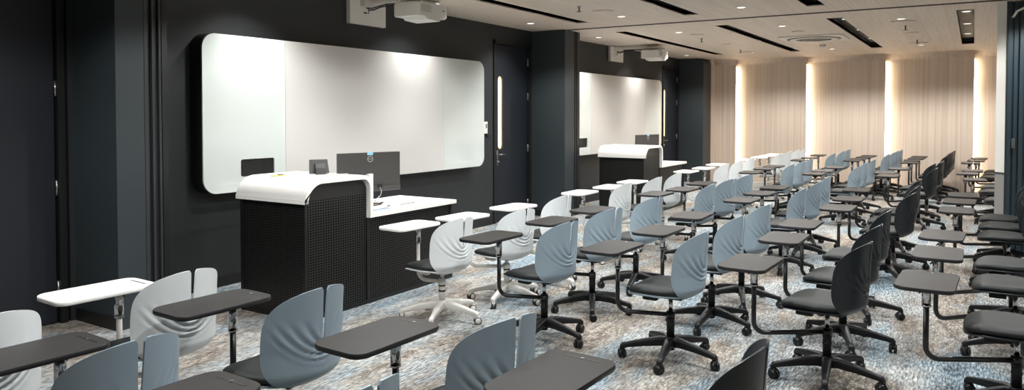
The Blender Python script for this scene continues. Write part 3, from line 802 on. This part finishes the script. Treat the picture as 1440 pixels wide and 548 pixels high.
# (x, y, heading, tablet x, tablet y, optional height offset, base phase)
N = {}
N['front', 'near'] = [(1.18, 3.09, 90, 1.01, 3.38), (1.99, 3.155, 90, 1.82, 3.40), (4.23, 3.27, 84, 4.11, 3.47, -.04, 59), (4.95, 3.17, 78, 4.68, 3.41, -.05, 48), (5.57, 3.16, 88, 5.42, 3.40), (6.91, 3.16, 90, 6.78, 3.44), (7.71, 3.14, 90, 7.49, 3.43), (8.42, 3.16, 88, 8.185, 3.45)]
N['front', 'far'] = [(10.32, 3.13, 90, 10.07, 3.43), (11.15, 3.15, 90, 10.82, 3.42), (11.92, 3.17, 90, 11.7, 3.48), (13.5, 3.09, 88, 13.22, 3.42), (14.3, 3.09, 90, 14.03, 3.38), (14.95, 3.07, 92, 14.66, 3.37), (15.62, 3.07, 90, 15.28, 3.38)]
N['second', 'near'] = [(1.29, 2.39, 90, 1.21, 2.695), (2.08, 2.42, 90, 1.96, 2.75), (4.23, 2.41, 83, 4.015, 2.69, 0, 43), (5.02, 2.44, 79, 4.855, 2.70, 0, 62), (5.87, 2.44, 76, 5.62, 2.73), (7.25, 2.40, 90, 7.08, 2.73), (7.95, 2.38, 80, 7.66, 2.65), (8.60, 2.37, 80, 8.42, 2.68)]
N['second', 'far'] = [(10.72, 2.33, 90, 10.40, 2.62), (11.52, 2.33, 88, 11.19, 2.62), (12.15, 2.33, 90, 11.77, 2.61), (14.0, 2.28, 90, 13.6, 2.58), (15.0, 2.27, 92, 14.45, 2.56), (15.8, 2.27, 90, 15.4, 2.58)]
N['third', 'near'] = [(1.40, 1.52, 90, 1.22, 1.90), (2.17, 1.53, 78, 2.00, 1.84), (4.28, 1.55, 89, 4.09, 1.855, 0, 44), (5.11, 1.55, 88, 4.86, 1.85), (5.86, 1.54, 84, 5.72, 1.90), (7.32, 1.55, 90, 7.0, 1.84), (8.12, 1.54, 92, 7.70, 1.84), (8.80, 1.56, 90, 8.40, 1.85)]
N['third', 'far'] = [(10.85, 1.49, 90, 10.6, 1.82), (11.65, 1.50, 90, 11.2, 1.81), (12.45, 1.48, 90, 12.05, 1.77), (14.3, 1.45, 92, 13.96, 1.78), (14.93, 1.42, 90, 14.46, 1.75), (15.56, 1.41, 88, 15.1, 1.72), (16.15, 1.38, 90, 15.65, 1.70)]
N['fourth', 'near'] = [(2.26, .74, 90, 1.97, 1.095), (4.41, .68, 82, 4.07, 1.02, 0, 43), (5.14, .70, 86, 5.0, 1.04), (5.98, .72, 90, 5.71, 1.07), (7.42, .64, 86, 6.86, .98), (8.1, .66, 92, 7.66, 1.0), (8.85, .68, 90, 8.6, 1.05)]
N['fourth', 'far'] = [(10.96, .60, 90, 10.76, .94), (11.85, .66, 88, 11.3, 1.02), (12.6, .58, 90, 12.25, .93), (14.25, .56, 90, 13.9, .90), (14.95, .54, 90, 14.55, .90), (15.6, .52, 92, 15.2, .87), (16.2, .50, 90, 15.85, .86)]
N['back', 'near'] = [(4.40, -.20, 90, 4.08, .18), (5.46, -.235, 90, 4.93, .165), (6.2, -.25, 90, 5.67, .165), (7.60, -.27, 90, 7.21, .11), (8.30, -.98, 90, 8.05, -.66), (8.02, 0.0, 90, 0, 0)]
N['back', 'near'] = N['back', 'near'][:4]
N['back', 'near'] += [(8.25, -.28, 90, 7.96, .10), (8.88, -.29, 90, 8.60, .08)]
N['back', 'far'] = [(10.75, -.35, 90, 10.7, -.02), (11.9, -.30, 90, 11.75, .07), (12.62, -.33, 90, 12.38, .0), (14.55, -.33, 90, 14.3, .04), (15.3, -.38, 90, 15.1, -.05), (16.05, -.40, 90, 15.85, -.10)]
STY = {'front': 'white', 'second': 'blue', 'third': 'blue', 'fourth': 'black', 'back': 'black'}
LOOK = {'front': 'pale shell and white tablet', 'second': 'blue-grey shell and dark tablet', 'third': 'blue-grey shell and dark tablet', 'fourth': 'black shell and dark tablet', 'back': 'black shell and taupe tablet'}
ORD = ['first', 'second', 'third', 'fourth', 'fifth', 'sixth', 'seventh', 'eighth']
for (row, room), L_ in N.items():
    for i, c_ in enumerate(L_):
        bx, by, hd, tx, ty = c_[:5]; dz = c_[5] if len(c_) > 5 else 0.; ph = c_[6] if len(c_) > 6 else 44 + random.uniform(-14, 14)
        yaw = radians(random.uniform(-3, 3)) if bx > 5 else radians(-2)
        chair(STY[row], bx, by, hd + (random.uniform(-3, 3) if bx > 5 else 0), tx, ty, yaw,
              'chair with %s, %s row of %s room, %s from left' % (LOOK[row], row, room, ORD[i]), dz, ph,
              '%s row chairs of the %s room' % (row, room))

# ------------------------------------------------------------------ light and view
w = bpy.data.worlds.new('world'); SC.world = w; w.use_nodes = True
w.node_tree.nodes['Background'].inputs[0].default_value = (.5, .5, .55, 1); w.node_tree.nodes['Background'].inputs[1].default_value = .05
SC.view_settings.view_transform = 'Standard'; SC.view_settings.look = 'None'; SC.view_settings.gamma = 1; SC.view_settings.exposure = .95
SC.view_settings.use_curve_mapping = False
SC.cycles.max_bounces = 8; SC.cycles.diffuse_bounces = 5; SC.cycles.glossy_bounces = 3; SC.cycles.caustics_reflective = False; SC.cycles.caustics_refractive = False
SC.cycles.sample_clamp_indirect = 4.0
